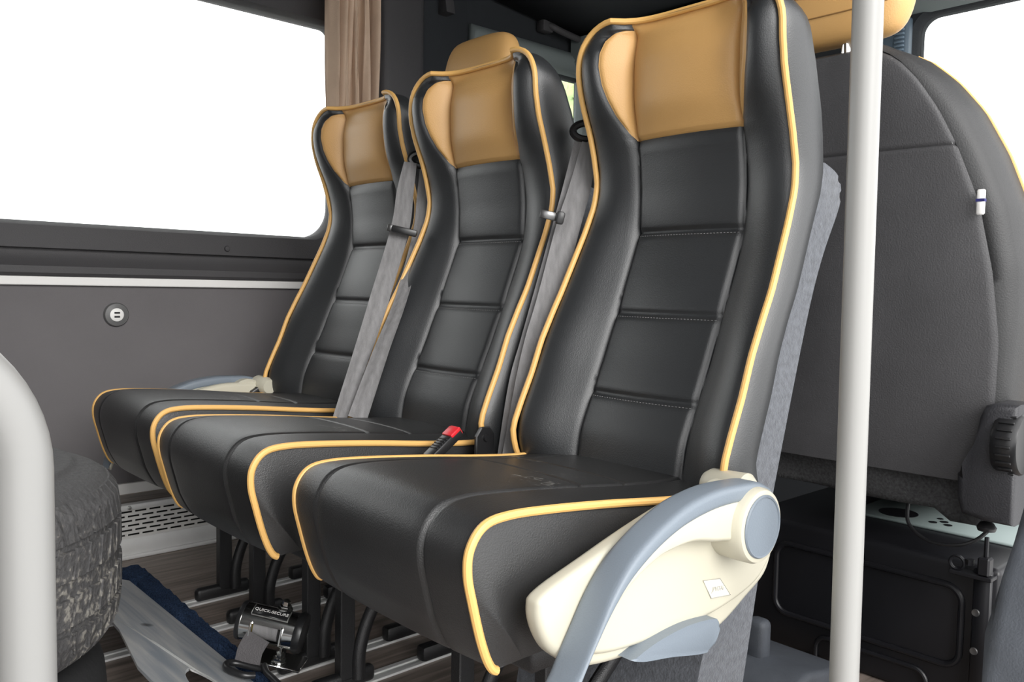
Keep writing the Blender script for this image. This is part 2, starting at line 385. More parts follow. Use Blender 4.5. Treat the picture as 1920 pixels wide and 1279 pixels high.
# perforated sheet: real slots
bm = bmesh.new()
y = 2.352; z0, z1 = .060, .136; rowh = (z1-z0)/6; sl = .0024
for r in range(6):
    zc = z0+rowh*(r+.5); box(bm, -1.3, 1.6, y, y+.002, zc+sl, zc+rowh-sl)
    xx = -1.3+(r % 2)*.019
    while xx < 1.58:
        box(bm, xx, xx+.008, y, y+.002, zc-sl, zc+sl); xx += .038
box(bm, -1.3, 1.6, y, y+.002, z0-.004, z0+rowh*.5-sl)
L(bm, (0, 2.42, 0)); obj('perforated_grille', bm, PERF, hb, False)
bm = bmesh.new(); box(bm, -1.3, 1.6, 2.340, 2.366, .136, .152, .004, 2); L(bm, (0, 2.42, 0)); obj('top_rail', bm, ALU, hb)
bm = bmesh.new(); lathe(bm, [(0, -.004), (.005, -.003), (.006, .003)], 14, 'y', (.76, 2.339-2.42, .144)); obj('screw', bm, STEEL, hb)
bm = bmesh.new(); box(bm, -1.3, 1.6, 2.364, 2.50, .136, .148); structure('trim_4', bm, WOOD)
bm = bmesh.new(); box(bm, -1.3, 1.6, 2.482, 2.499, .146, .178, .003, 2); structure('trim_5', bm, WHITE)

# ------------------------------------------------------------------ bus seat
X0 = 1.0
pip = lerp_f([.44, .458, .48, .505, .55, .60, .66, .715, .75, .81, .86, .91, .95, 1.0, 1.04, 1.09, 1.135, 1.165, 1.19, 1.23],
             [1.035, 1.024, 1.016, 1.012, 1.031, 1.055, 1.078, 1.107, 1.127, 1.156, 1.180, 1.200, 1.205, 1.193, 1.180, 1.160, 1.149, 1.148, 1.148, 1.152], .014)
pan = lerp_f([.44, .515, .575, .64, .71, .795, .855, .93, .97, 1.02, 1.09, 1.15, 1.23],
             [1.056, 1.070, 1.094, 1.128, 1.155, 1.192, 1.212, 1.216, 1.210, 1.198, 1.186, 1.184, 1.195], .02)
dz_ = [1.02, 1.027, 1.045, 1.062, 1.089, 1.115, 1.148, 1.171, 1.193, 1.205, 1.2112, 1.2125]
wd_ = lerp_f(dz_, [.109, .113, .122, .130, .139, .146, .150, .149, .143, .134, .120, .109], .004)
wx_ = lerp_f(dz_, [1.199, 1.190, 1.176, 1.163, 1.149, 1.140, 1.134, 1.135, 1.143, 1.155, 1.168, 1.178], .006)
ZW0, ZW1 = 1.0205, 1.2122
def wing(z): return max(0., wd_(z)-SE) if ZW0 < z < ZW1 else 0.
thick = lerp_f([.44, .55, .71, .86, .96, 1.04, 1.10, 1.145, 1.17, 1.19, 1.205, 1.23], [.085, .08, .068, .068, .084, .099, .098, .084, .070, .058, .045, .03], .02)
ZT = 1.226; SE = .109
_e1 = lerp_f([.44, .50, .66, .76, .865, .956, 1.035, 1.13, 1.146], [.217, .216, .214, .212, .206, .201, .200, .203, .203], .02)
ETOP = .131
def ew(z):
    if z <= 1.145: return _e1(z)
    t = min(1, (z-1.145)/(ZT-1.145)); return ETOP+(.203-ETOP)*math.sqrt(max(0, 1-t**2.4))
def xtop(a): return 1.196-.006*(a/ETOP)**2-.038*min(1, a/ETOP)**5
def bol(t, z):
    w = wing(z); d = SE+w; e = ew(z); p = pan(z); q = pip(z)
    xd = wx_(z)+(p-wx_(z))*max(0, 1-w/.006) if w > 0 else p
    k = min(1, max(0, e-d)/.06)
    return xd+(q-xd)*(t*t*(3-2*t)*.55+t*.45)-.012*math.sin(math.pi*min(1, t))*k
def fx(a, z):
    e = ew(z); p = pan(z); head = min(1, max(0, (z-1.02)/.06)); head = head*head*(3-2*head)
    if a <= SE:
        f = a/SE
        x = p-.010*(1-f**2)-head*.013*(1-f**4)*min(1, max(0, (ZT-z)/.06))
        for zq in (.856, .712, .575): x += .0052*math.exp(-((z-zq)/.0065)**2)*(1-.25*f**6)
        if z < 1.0: x -= .004*abs(math.sin((z-.575)*math.pi/.1405))
        x += .006*math.exp(-((z-1.02)/.005)**2)
    else:
        w = wing(z); d = SE+w
        if a < d:
            xd = wx_(z)+(p-wx_(z))*max(0, 1-w/.006)
            t = (a-SE)/max(1e-4, d-SE); x = p+(xd-p)*t-.004*math.sin(math.pi*t)*min(1, w/.02)
        else:
            t = (a-d)/max(1e-4, e-d)
            x = sum(bol(t, min(ZT, z+dz)) for dz in (-.03, -.02, -.01, 0, .01, .02, .03))/7 if t > .12 else bol(t, z)*(1-t/.12)+t/.12*sum(bol(t, min(ZT, z+dz)) for dz in (-.03, -.02, -.01, 0, .01, .02, .03))/7
        if w > 0: x += .005*math.exp(-((a-d)/.004)**2)*min(1, w/.01)
    x += .0065*math.exp(-((a-SE)/.0045)**2)
    if a > SE: x += .004*math.exp(-((a-e)/.006)**2)
    k = min(1, max(0, (z-(ZT-.03))/.03)); k = k*k*(3-2*k)
    x = x*(1-k)+xtop(a)*k
    return x-X0
def cosp(a, b, n): return [a+(b-a)*(.5-.5*math.cos(math.pi*k/n)) for k in range(n+1)]
def zrows(z0, z1, n, extra=()):
    s = set(z0+(z1-z0)*k/n for k in range(n+1))
    for e in extra:
        for d in (-.014, -.009, -.006, -.003, 0, .003, .006, .009, .014):
            if z0 < e+d < z1: s.add(e+d)
    out = []
    for v in sorted(s):
        if not out or v-out[-1] > .0008: out.append(v)
    out[-1] = z1; return out
def arc_top(z): return .004*0
def patch(name, m, par, zs, alo, ahi, side=0, n=14):
    bm_ = bmesh.new(); rows = []
    for z in zs:
        if side == 0:
            ys = cosp(-alo(z), alo(z), n*2)
        else:
            ys = [side*v for v in cosp(alo(z), ahi(z), n)]
        row = [(fx(abs(y_), z), y_, z) for y_ in ys]
        # tuck the rims inward so that the seams read as folds
        row = [(row[0][0]+.012, row[0][1], row[0][2])]+row+[(row[-1][0]+.012, row[-1][1], row[-1][2])]
        rows.append(row)
    rows = [[(p[0]+.012, p[1], p[2]) for p in rows[0]]]+rows+[[(p[0]+.012, p[1], p[2]) for p in rows[-1]]]
    grid(bm_, rows)
    return obj(name, bm_, m, par, True, 60)
def stitches(bm_, pts, step=.0075, ln=.0042, r=.00055):
    P = [Vector(p) for p in pts]; acc = 0.
    for i in range(len(P)-1):
        d = P[i+1]-P[i]; l = d.length
        if l < 1e-6: continue
        d /= l; s = acc
        while s < l:
            a = P[i]+d*s; tube(bm_, [a, a+d*min(ln, .006)], r, 5); s += step
        acc = s-l
cush_path = [(.640, .322), (.618, .322), (.606, .334), (.594, .363), (.582, .405), (.574, .440), (.577, .468), (.596, .4895), (.632, .495), (.70, .491), (.80, .481), (.90, .469), (.98, .461), (1.06, .456)]
def make_back(par):
    zlow = zrows(.43, 1.02, 46, (.856, .712, .575))
    zhead = zrows(1.02, ZT, 26, (1.02,))
    patch('backrest_panel', LEATHER, par, zlow, lambda z: SE, None)
    for zq in (.856, .712, .575):
        bm_ = bmesh.new(); stitches(bm_, [(fx(abs(y_), zq-.006)-.0002, y_, zq-.006) for y_ in np.linspace(-.103, .103, 40)], .0062, .0036, .00045)
        obj('stitching', bm_, STITCH, par)
    hp = patch('headrest_panel', TAN, par, zhead, lambda z: SE, None); hp['label'] = 'tan headrest panel'
    zw = sorted(set(zrows(ZW0+.0004, ZW1-.0002, 40)+[1.20+.0011*k for k in range(11)]))
    zw = [z for z in zw if ZW0 < z < ZW1]
    zall = sorted(set(zrows(.43, 1.02, 50)+zw+zrows(ZW1, ZT, 8)))
    for s in (1, -1):
        wg = patch('headrest_wing', TAN, par, zw, lambda z: SE, lambda z: SE+max(.0006, wing(z)), s, 12); wg['label'] = 'tan headrest wing'
        patch('side_bolster', LEATHER, par, zall, lambda z: SE+wing(z), lambda z: max(ew(z), SE+wing(z)+.002), s, 14)
    # piping follows the outline of the front face
    zs = list(np.linspace(.452, 1.145, 44))+[1.145+(ZT-1.145)*math.sin(math.pi/2*k/10) for k in range(1, 11)]
    right = [(pip(z)-X0-.002, -ew(z)-.002, z) for z in zs]
    ys = np.linspace(-ETOP, ETOP, 18)[1:-1]
    top = [(xtop(abs(y_))-X0-.003, float(y_), ZT-.001+.002*(1-(y_/ETOP)**2)) for y_ in ys]
    left = [(p[0], -p[1], p[2]) for p in right[::-1]]
    bm_ = bmesh.new(); tube(bm_, right+top+left, .0054, 10); o = obj('piping', bm_, PIPE, par); o['label'] = 'yellow backrest piping'
    # sides, top and rear
    bm_ = bmesh.new(); rows = []
    zz = list(np.linspace(.43, 1.145, 40))+[1.145+(ZT-1.145)*math.sin(math.pi/2*k/10) for k in range(1, 11)]
    for z in zz:
        e = ew(z); T = thick(z); q = pip(z)-X0
        k = min(1, max(.15, (ZT-z)/.06))
        half = [(q+.001, e), (q+.006*k, e+.004), (q+.016*k, e+.009*k), (q+T*.45, e+.014*k), (q+T*.8, e+.012*k), (q+T, e+.002), (q+T+.012*k, e-.02), (q+T+.02*k, e-.06)]
        half.append((max(q+T+.024*k, 1.215-X0), e*.5))
        row = [(x, -y_, z) for x, y_ in half]+[(max(q+T+.026*k, 1.22-X0), 0, z)]+[(x, y_, z) for x, y_ in half[::-1]]
        rows.append(row)
    V = grid(bm_, rows)
    rear = rows[-1]; e = ew(zz[-1])
    front = [(xtop(abs(y_))-X0+.002, float(y_), zz[-1]) for y_ in np.linspace(e-.004, -e+.004, 21)]
    bm_.faces.new([bm_.verts.new(p) for p in rear]+[bm_.verts.new(p) for p in front])
    obj('backrest_shell', bm_, LEATHER, par, True, 50)
    # felt covered rear frame reaching to the floor
    felt(par, 'felt_back_cover', .34, 2)
PR = [(.01, 1.115), (.135, 1.145), (.34, 1.190), (.45, 1.222), (.70, 1.30), (.81, 1.345), (.90, 1.398), (.935, 1.402), (.957, 1.385), (.972, 1.335)]
PF = [(.01, .985), (.135, 1.01), (.34, 1.075), (.42, 1.10), (.62, 1.16), (.80, 1.235), (.90, 1.265), (.972, 1.27)]
def felt(par, name, zmin, k, zmax=2.):
    r = [(x, 0, z) for z, x in PR if zmin <= z <= zmax]; f = [(x, 0, z) for z, x in PF if zmin <= z <= zmax]
    rs = smooth_path(r, 5) if len(r) > 1 else r; fs = smooth_path(f, 6)
    bm_ = bmesh.new(); prism(bm_, [(p.x-X0, p.z) for p in rs]+[(p.x-X0, p.z) for p in fs[::-1]], -.178, .178, 'y', .007, 2)
    o = obj(name, bm_, FELT, par, True, 40); o['label'] = 'grey felt cover'; return o
def make_cushion(par):
    P = smooth_path([(x, 0, z) for x, z in cush_path], 6)
    hw = .191; y0 = .0055
    nrm = []
    for i in range(len(P)):
        t = (P[min(i+1, len(P)-1)]-P[max(i-1, 0)]).normalized(); nrm.append(Vector((-t.z, 0, t.x)))
    arc = [0.]
    for i in range(1, len(P)): arc.append(arc[-1]+(P[i]-P[i-1]).length)
    SC = .118
    seams = []
    for xs in (.835, .925):
        seams.append(min((abs(p.x-xs), arc[i]) for i, p in enumerate(P) if p.z > .44)[1])
    # resample densely
    n = 110; tot = arc[-1]
    smp = sorted(set([tot*k/n for k in range(n+1)]+[s+d for s in seams for d in (-.006, -.003, 0, .003, .006)]))
    A = np.array(arc); px = np.array([p.x for p in P]); pz = np.array([p.z for p in P])
    nx = np.array([v.x for v in nrm]); nz = np.array([v.z for v in nrm])
    ys = sorted(set(list(np.linspace(-hw, hw, 25))+[s*(SC+d) for s in (1, -1) for d in (-.006, -.003, 0, .003, .006)]+[s*(hw-d) for s in (1, -1) for d in (.003, .007, .012)]))
    rows = []
    for s in smp:
        x, z, a, b = (float(np.interp(s, A, v)) for v in (px, pz, nx, nz))
        row = []
        for y_ in ys:
            f = abs(y_)/hw
            h = .013*(1-f**2.6)*min(1, s/.08)
            h -= .0055*math.exp(-((abs(y_)-SC)/.0035)**2)
            if abs(y_) < SC: h -= sum(.004*math.exp(-((s-q)/.003)**2) for q in seams)
            row.append((x+a*h-X0, y_+y0, z+b*h))
        rows.append(row)
    bm_ = bmesh.new(); V = grid(bm_, rows)
    # side walls (slightly bulged) and the underside
    for sgn, idx in ((1, -1), (-1, 0)):
        edge = [rows[i][idx] for i in range(len(rows)) if True]
        ex = [e for e in edge]
        inner = []
        wall = []
        for e in ex:
            zb = .322+.02*max(0, (e[0]+X0-.70))
            col = []
            for k in range(9):
                t = k/8
                z = e[2]+(zb-e[2])*t; x = e[0]+(min(e[0]+.03, .06)-e[0])*0*t
                if e[0]+X0 < .70:   # the nose: walls lean back in to the bottom edge
                    x = e[0]+(max(e[0], .66-X0)-e[0])*t
                col.append((x, e[1]+sgn*.012*math.sin(math.pi*t)*min(1, (e[2]-zb)/.1), z))
            wall.append(col)
        grid(bm_, wall)
    zb = .322
    bx = [(.66, .322), (1.06, .329)]
    q = [bm_.verts.new((bx[i][0]-X0, y0+s*hw, bx[i][1])) for i, s in ((0, -1), (0, 1), (1, 1), (1, -1))]
    bm_.faces.new(q)
    obj('seat_cushion', bm_, CUSH, par, True, 40)
    for s in (1, -1):
        o_ = .001 if s < 0 else -.0025
        pth = [(p.x-X0+v.x*o_, y0+s*(hw+(.002 if s < 0 else .0035)), p.z+v.z*o_) for p, v in zip(P, nrm) if not (p.x > .62 and p.z < .40) and p.x < 1.03]
        bm_ = bmesh.new(); tube(bm_, pth, .0054, 10); o = obj('piping', bm_, PIPE, par); o['label'] = 'yellow cushion piping'
    bm_ = bmesh.new(); box(bm_, .69-X0, 1.10-X0, -.17, .18, .285, .335, .006, 1); obj('seat_frame', bm_, FRAME, par)
def make_leg(par, ly):
    bm_ = bmesh.new(); box(bm_, .798-X0, .828-X0, ly-.012, ly+.012, .02, .33, .002, 1)
    lg = obj('leg', bm_, FRAME, par, False)
    bm_ = bmesh.new(); box(bm_, .742-X0, .875-X0, ly-.012, ly+.012, .002, .034, .010, 3); obj('foot', bm_, FRAME, lg)
    bm_ = bmesh.new()
    pts = smooth_path([(.835-X0, ly-.014, .02), (.838-X0, ly-.014, .08), (.868-X0, ly-.014, .15), (.94-X0, ly-.014, .215), (1.05-X0, ly-.014, .30)], 7)
    tube(bm_, pts, .013, 12, flat=.8); obj('brace', bm_, FRAME, lg)
    bm_ = bmesh.new(); box(bm_, 1.045-X0, 1.075-X0, ly-.012, ly+.012, .02, .33, .002, 1); rl = obj('leg', bm_, FRAME, par, False)
    bm_ = bmesh.new(); box(bm_, .985-X0, 1.14-X0, ly-.014, ly+.014, .002, .034, .008, 2); obj('foot', bm_, FRAME, rl)
def make_armrest(par, sy):
    """folded armrest with hub and side shield; sy=-1 near side, +1 far side. built for y offsets from the seat centre"""
    def Y(v): return sy*v
    sh = smooth_path([(1.005, 0, .487), (1.06, 0, .465), (1.10, 0, .41), (1.085, 0, .352), (1.03, 0, .322), (.962, 0, .296), (.90, 0, .302), (.836, 0, .313), (.784, 0, .311), (.70, 0, .321), (.652, 0, .347), (.630, 0, .375), (.622, 0, .405), (.634, 0, .422), (.706, 0, .444), (.80, 0, .470), (.90, 0, .490), (1.005, 0, .487)], 6)
    bm_ = bmesh.new(); pillow(bm_, [(p.x-X0, p.z) for p in sh[:-1]], .222, .250, .010, sy)
    s_ = obj('side_shield', bm_, BEIGE, par, True, 50); s_['label'] = 'beige plastic side shield'
    # raised oval field on the shield
    bm_ = bmesh.new()
    fl = smooth_path([(1.08, 0, .375), (1.04, 0, .345), (.96, 0, .328), (.86, 0, .324), (.74, 0, .330), (.685, 0, .345), (.675, 0, .365), (.69, 0, .39), (.76, 0, .43), (.90, 0, .44), (1.06, 0, .415), (1.08, 0, .375)], 5)
    pillow(bm_, [(p.x-X0, p.z) for p in fl[:-1]]+[], .240, .258, .008, sy)
    obj('raised_field', bm_, BEIGE, s_, True, 50)
    out = [(1.010, .492), (.985, .502), (.946, .505), (.891, .506), (.836, .499), (.796, .487), (.759, .471), (.723, .449), (.692, .418), (.667, .382), (.644, .348), (.627, .325), (.612, .295)]
    mid = [(1.010, .470), (.975, .478), (.930, .482), (.879, .481), (.826, .473), (.786, .461), (.749, .444), (.715, .422), (.686, .393), (.662, .362), (.642, .333), (.620, .293)]
    inn = [(.985, .410), (.930, .432), (.887, .440), (.838, .449), (.785, .446), (.757, .438), (.728, .425), (.705, .409), (.684, .390), (.664, .366), (.650, .345), (.630, .291)]
    def loft(name, A, B, y0, y1, m, p, rnd):
        A = smooth_path([(a, 0, b) for a, b in A], 4); B = smooth_path([(a, 0, b) for a, b in B], 4)
        bm2 = bmesh.new(); rows = []
        for a, b in zip(A, B):
            d = (b-a); L_ = d.length; d = d/L_ if L_ else d; r = min(rnd, L_*.45)
            pts = []
            # rounded rectangle section between A and B, y0..y1
            for (cx, cy, a0) in ((r, y0-r, 180), (r, y1+r, 270), (L_-r, y1+r, 0), (L_-r, y0-r, 90)):
                pass
            sec = []
            for (u, w, a0) in ((L_-r, y0-r, 0), (r, y0-r, 90), (r, y1+r, 180), (L_-r, y1+r, 270)):
                for k in range(5):
                    an = math.radians(a0+22.5*k); sec.append((u+r*math.cos(an), w+r*math.sin(an)))
            row = [(a.x+d.x*u-X0, sy*w, a.z+d.z*u) for u, w in sec]
            rows.append(row+[row[0]])
        grid(bm2, rows)
        for rws in (rows[0], rows[-1]): bm2.faces.new([bm2.verts.new(q) for q in rws[:-1]])
        return obj(name, bm2, m, p, True, 50)
    arm = loft('armrest', [(a*.45+b*.55, c*.45+d*.55) for (a, c), (b, d) in zip(out, mid)], inn, .292, .253, BEIGE, par, .008); arm['label'] = 'beige armrest folded down'
    pad = loft('arm_pad', out, mid, .2945, .251, GREYP, arm, .009); pad['label'] = 'grey armrest pad'
    bm_ = bmesh.new(); lathe(bm_, [(.044, .225), (.049, .23), (.050, .285), (.0495, .300), (.047, .305), (.043, .306)], 56, 'y', (.969-X0, 0, .449))
    if sy < 0:
        for v in bm_.verts: v.co.y *= -1
    obj('pivot_hub', bm_, BEIGE, arm, True, 40)
    bm_ = bmesh.new(); lathe(bm_, [(.036, .300), (.0405, .301), (.0415, .307), (.040, .309), (.038, .3085), (.0375, .3075), (.002, .3075)], 56, 'y', (.969-X0, 0, .449))
    if sy < 0:
        for v in bm_.verts: v.co.y *= -1
    o = obj('hub_cap', bm_, GREYP, arm, True, 40); o['label'] = 'grey round hub cap'
    bm_ = bmesh.new(); lathe(bm_, [(.018, .19), (.024, .20), (.026, .255), (.020, .262), (.004, .263)], 32, 'y', (1.012-X0, 0, .478))
    if sy < 0:
        for v in bm_.verts: v.co.y *= -1
    obj('pivot_boss', bm_, BEIGE, arm, True, 40)
    lv = smooth_path([(.754, 0, .321), (.80, 0, .331), (.86, 0, .335), (.915, 0, .330), (.932, 0, .322), (.930, 0, .306), (.914, 0, .290), (.888, 0, .291), (.83, 0, .304), (.78, 0, .313), (.754, 0, .321)], 5)
    bm_ = bmesh.new(); prism(bm_, [(p.x-X0, p.z) for p in lv[:-1]], Y(.272), Y(.246), 'y', .0035, 2)
    o = obj('release_lever', bm_, GREYP, s_, True, 50); o['label'] = 'grey release lever'
    bm_ = bmesh.new(); lathe(bm_, [(.008, .243), (.0085, .268), (.0075, .2735), (.003, .2735)], 20, 'y', (.903-X0, 0, .296))
    if sy < 0:
        for v in bm_.verts: v.co.y *= -1
    return s_
def label_plate(sh):
    bm_ = bmesh.new(); prism(bm_, [(.910-X0, .378), (.949-X0, .372), (.975-X0, .344), (.930-X0, .350)][::-1], -.2589, -.2575, 'y', .0006, 1)
    o = obj('badge', bm_, mat('badge_plastic', (.70, .675, .56), .35), sh, False); o['label'] = 'small framed badge'
    loopb = [(.910, .378), (.949, .372), (.975, .344), (.930, .350)]
    bm_ = bmesh.new(); tube(bm_, [(x-X0, -.259, z) for x, z in loopb], .0006, 6, closed=True)
    me = text_mesh('JPViTAi', .0088, .0002)
    mt = Matrix(((1, .25, 0, .944-X0), (0, 0, -1, -.2592), (-.12, 1, 0, .3595), (0, 0, 0, 1)))
    me.transform(mt); bm2 = bmesh.new(); bm2.from_mesh(me)
    bm_.from_mesh(me); bm2.free()
    o = obj('badge_lettering', bm_, mat('badge_ink', (.34, .33, .30), .5), sh, False)
seatA = empty('bus_seat', (X0, .876, 0), 'black leather bus seat with cream side shield nearest the pole', 'seat', 'row of three bus seats')
make_back(seatA); make_cushion(seatA)
for ly in (.109, -.076): make_leg(seatA, ly)
common = list(seatA.children)
def dup(src, loc, label):
    r = src.copy(); C.objects.link(r); r.location = loc; r['label'] = label
    for ch in common:
        c = ch.copy(); C.objects.link(c); c.parent = r
        for g in ch.children:
            d = g.copy(); C.objects.link(d); d.parent = c
    return r
seatB = dup(seatA, (X0, 1.400, 0), 'middle black leather bus seat with tan headrest, between two hanging belts')
seatC = dup(seatA, (X0+.029, 1.898, 0), 'black leather bus seat beside the far wall, below the window')
# only the seats' own legs sit over the floor rails: shift the pairs
for st, offs in ((seatB, (.055, -.070)), (seatC, (.027, -.148))):
    lg = [c for c in st.children if c.name.startswith('leg')]
    lg.sort(key=lambda o: o.name)
    for i, o in enumerate(lg):
        o.location.y += (offs[0]-.109) if i < 2 else (offs[1]+.076)
felt(seatA, 'felt_skirt', .01, 2, .34)
shA = make_armrest(seatA, -1); label_plate(shA)
make_armrest(seatC, 1)
def buckle(seat, lx, ly, lz, rot):
    bm_ = bmesh.new(); m4 = Matrix.Translation((lx, ly, lz)) @ Matrix.Rotation(rot, 4, 'Y')
    box(bm_, -.055, .022, -.014, .014, -.009, .009, .004, 2, m4)
    b_ = obj('buckle', bm_, BLACKP, seat); b_['label'] = 'black belt buckle with red button'
    bm_ = bmesh.new(); box(bm_, -.002, .020, -.0145, .0125, .004, .0115, .002, 2, Matrix.Translation((lx, ly, lz)) @ Matrix.Rotation(rot, 4, 'Y')); box(bm_, .018, .0235, -.0125, .0125, -.006, .010, .002, 1, m4)
    o = obj('release_button', bm_, RED, b_); o['label'] = 'red release button'
    bm_ = bmesh.new()
    for k in range(5): box(bm_, -.012-.006*k, -.009-.006*k, -.012, .012, .007, .0105, .001, 1, m4)
    obj('grip_ribs', bm_, BLACKP, b_)

buckle(seatB, .915-X0, -.245, .486, math.radians(-35))
buckle(seatC, 1.02-X0, .222, .485, math.radians(-30))

# ------------------------------------------------------------------ seat belts
def seat_belt(name, loc, label, straps, guide, tongue, anchor=None, bar=True):
    b_ = empty(name, loc, label, 'seat belt', 'seat belts between the seats'); lo = Vector(loc)
    for pts, wv, w in straps:
        P = smooth_path(pts, 8); P = [p-lo for p in P]
        bm_ = bmesh.new()
        if isinstance(w, (list, tuple)):
            ww = [float(np.interp(i/(len(P)-1), np.linspace(0, 1, len(w)), w)) for i in range(len(P))]
        else: ww = w
        if isinstance(wv, list):
            n = len(wv); wv2 = []
            for i in range(len(P)):
                t = i/(len(P)-1)*(n-1); k = min(n-2, int(t)); f = t-k
                wv2.append(Vector(wv[k])*(1-f)+Vector(wv[k+1])*f)
        else: wv2 = wv
        ribbon(bm_, P, wv2, ww, .0016, .0012); obj('strap', bm_, BELT, b_, True, 50)
    g = Vector(guide)-lo
    bm_ = bmesh.new()
    ring = [g+Vector((.024*math.cos(a)*.8, -.018*math.cos(a), .016*math.sin(a))) for a in np.linspace(0, 2*math.pi, 24, endpoint=False)]
    tube(bm_, ring, .0075, 8, closed=True); tube(bm_, [g+Vector((.01, 0, .008)), g+Vector((.05, .02, .018))], .009, 8)
    obj('belt_guide', bm_, BLACKP, b_)
    t = Vector(tongue)-lo
    m4 = Matrix.Translation(t) @ Matrix.Rotation(math.radians(-40), 4, 'Z') @ Matrix.Rotation(math.radians(12), 4, 'Y')
    bm_ = bmesh.new(); box(bm_, -.010 if bar else -.004, .050 if bar else .012, -.007, .007, -.008 if bar else -.012, .008 if bar else .012, .004, 2, m4); tg = obj('tongue', bm_, BLACKP, b_)
    bm_ = bmesh.new(); box(bm_, -.020 if bar else -.034, -.004, -.0015, .0015, -.008, .008, .001, 1, m4); obj('tongue_plate', bm_, DSTEEL, tg)
    if anchor:
        a = Vector(anchor)-lo
        bm_ = bmesh.new(); prism(bm_, [(a.x-.022, a.z-.03), (a.x+.022, a.z-.03), (a.x+.022, a.z+.008), (a.x+.010, a.z+.022), (a.x-.010, a.z+.022), (a.x-.022, a.z+.006)], a.y-.004, a.y+.004, 'y', .002, 1)
        lathe(bm_, [(.006, -.008), (.007, -.004)], 12, 'y', (a.x, a.y, a.z+.002)); obj('belt_anchor', bm_, BLACKP, b_)
    return b_
WL = (.74, -.67, 0)
seat_belt('seat_belt', (1.0, 1.655, 0), 'grey seat belt hanging between the middle seat and the seat by the wall',
    [([(1.183, 1.655, 1.046), (1.165, 1.650, 0.975), (1.144, 1.640, 0.886), (1.076, 1.620, 0.724), (1.022, 1.605, 0.605), (0.957, 1.592, 0.463)], [WL, WL, (.8, -.6, .1), (.8, -.6, 0), (.7, -.7, 0), (.6, -.8, 0)], [.030, .040, .043, .044, .040, .032]),
     ([(1.222, 1.650, 1.037), (1.213, 1.645, 0.966), (1.194, 1.635, 0.876), (1.113, 1.585, 0.731), (1.037, 1.555, 0.608), (0.975, 1.550, 0.466)], [WL, (.6, -.8, 0), (.6, -.8, 0), (.3, -.95, 0), (.4, -.9, 0), WL], [.024, .030, .030, .034, .040, .042])],
    (1.210, 1.650, 1.056), (1.122, 1.625, 0.884))
seat_belt('seat_belt', (1.0, 1.14, 0), 'grey seat belt hanging between the middle seat and the seat nearest the pole',
    [([(1.229, 1.125, 1.037), (1.205, 1.125, 0.951), (1.172, 1.125, 0.867), (1.127, 1.125, 0.734), (1.095, 1.125, 0.654), (1.070, 1.125, 0.576), (1.036, 1.125, 0.440)], WL, [.030, .042, .046, .046, .044, .040, .034]),
     ([(1.229, 1.145, 1.046), (1.202, 1.145, 0.962), (1.169, 1.145, 0.867), (1.121, 1.145, 0.733), (1.092, 1.145, 0.653), (1.064, 1.145, 0.574), (1.038, 1.145, 0.437)], [(.5, -.85, 0), (.4, -.9, 0)], .030)],
    (1.235, 1.140, 1.062), (1.135, 1.115, 0.886), (1.005, 1.165, .475), False)

# ------------------------------------------------------------------ poles and rails
bm = bmesh.new(); pts = [(.9866-.016*k/24*1.95/.813*.813, .46, 1.96*k/24) for k in range(25)]
pts = [(.9882-.0156*z, .46, z) for z in np.linspace(.002, 1.948, 24)]
tube(bm, [(x-.988, 0, z) for x, y_, z in pts], .0172, 40)
o = obj('grab_pole', bm, POLE); o.location = (.988, .46, 0); tag(o, 'tall upright pale grey grab pole between the seats and the camera, full height', 'pole')
bm = bmesh.new()
arc = [(.035+.10*math.sin(a), 0, .625+.10*math.cos(a)) for a in np.linspace(math.pi/2, 0, 16)]
tube(bm, [(.135, 0, z) for z in np.linspace(.002, .60, 8)]+arc+[(-.05, 0, .725), (-.30, 0, .725)]+[(-.40+.10*math.sin(a)*-1+.0, 0, .625+.10*math.cos(a)) for a in np.linspace(0.2, math.pi/2, 10)]+[(-.50, 0, z) for z in (.5, .3, .002)], .0178, 36)
o = obj('handrail', bm, POLE_DIM); o.location = (0, .62, 0); tag(o, 'bent pale grey handrail beside the tyres at the door', 'handrail')

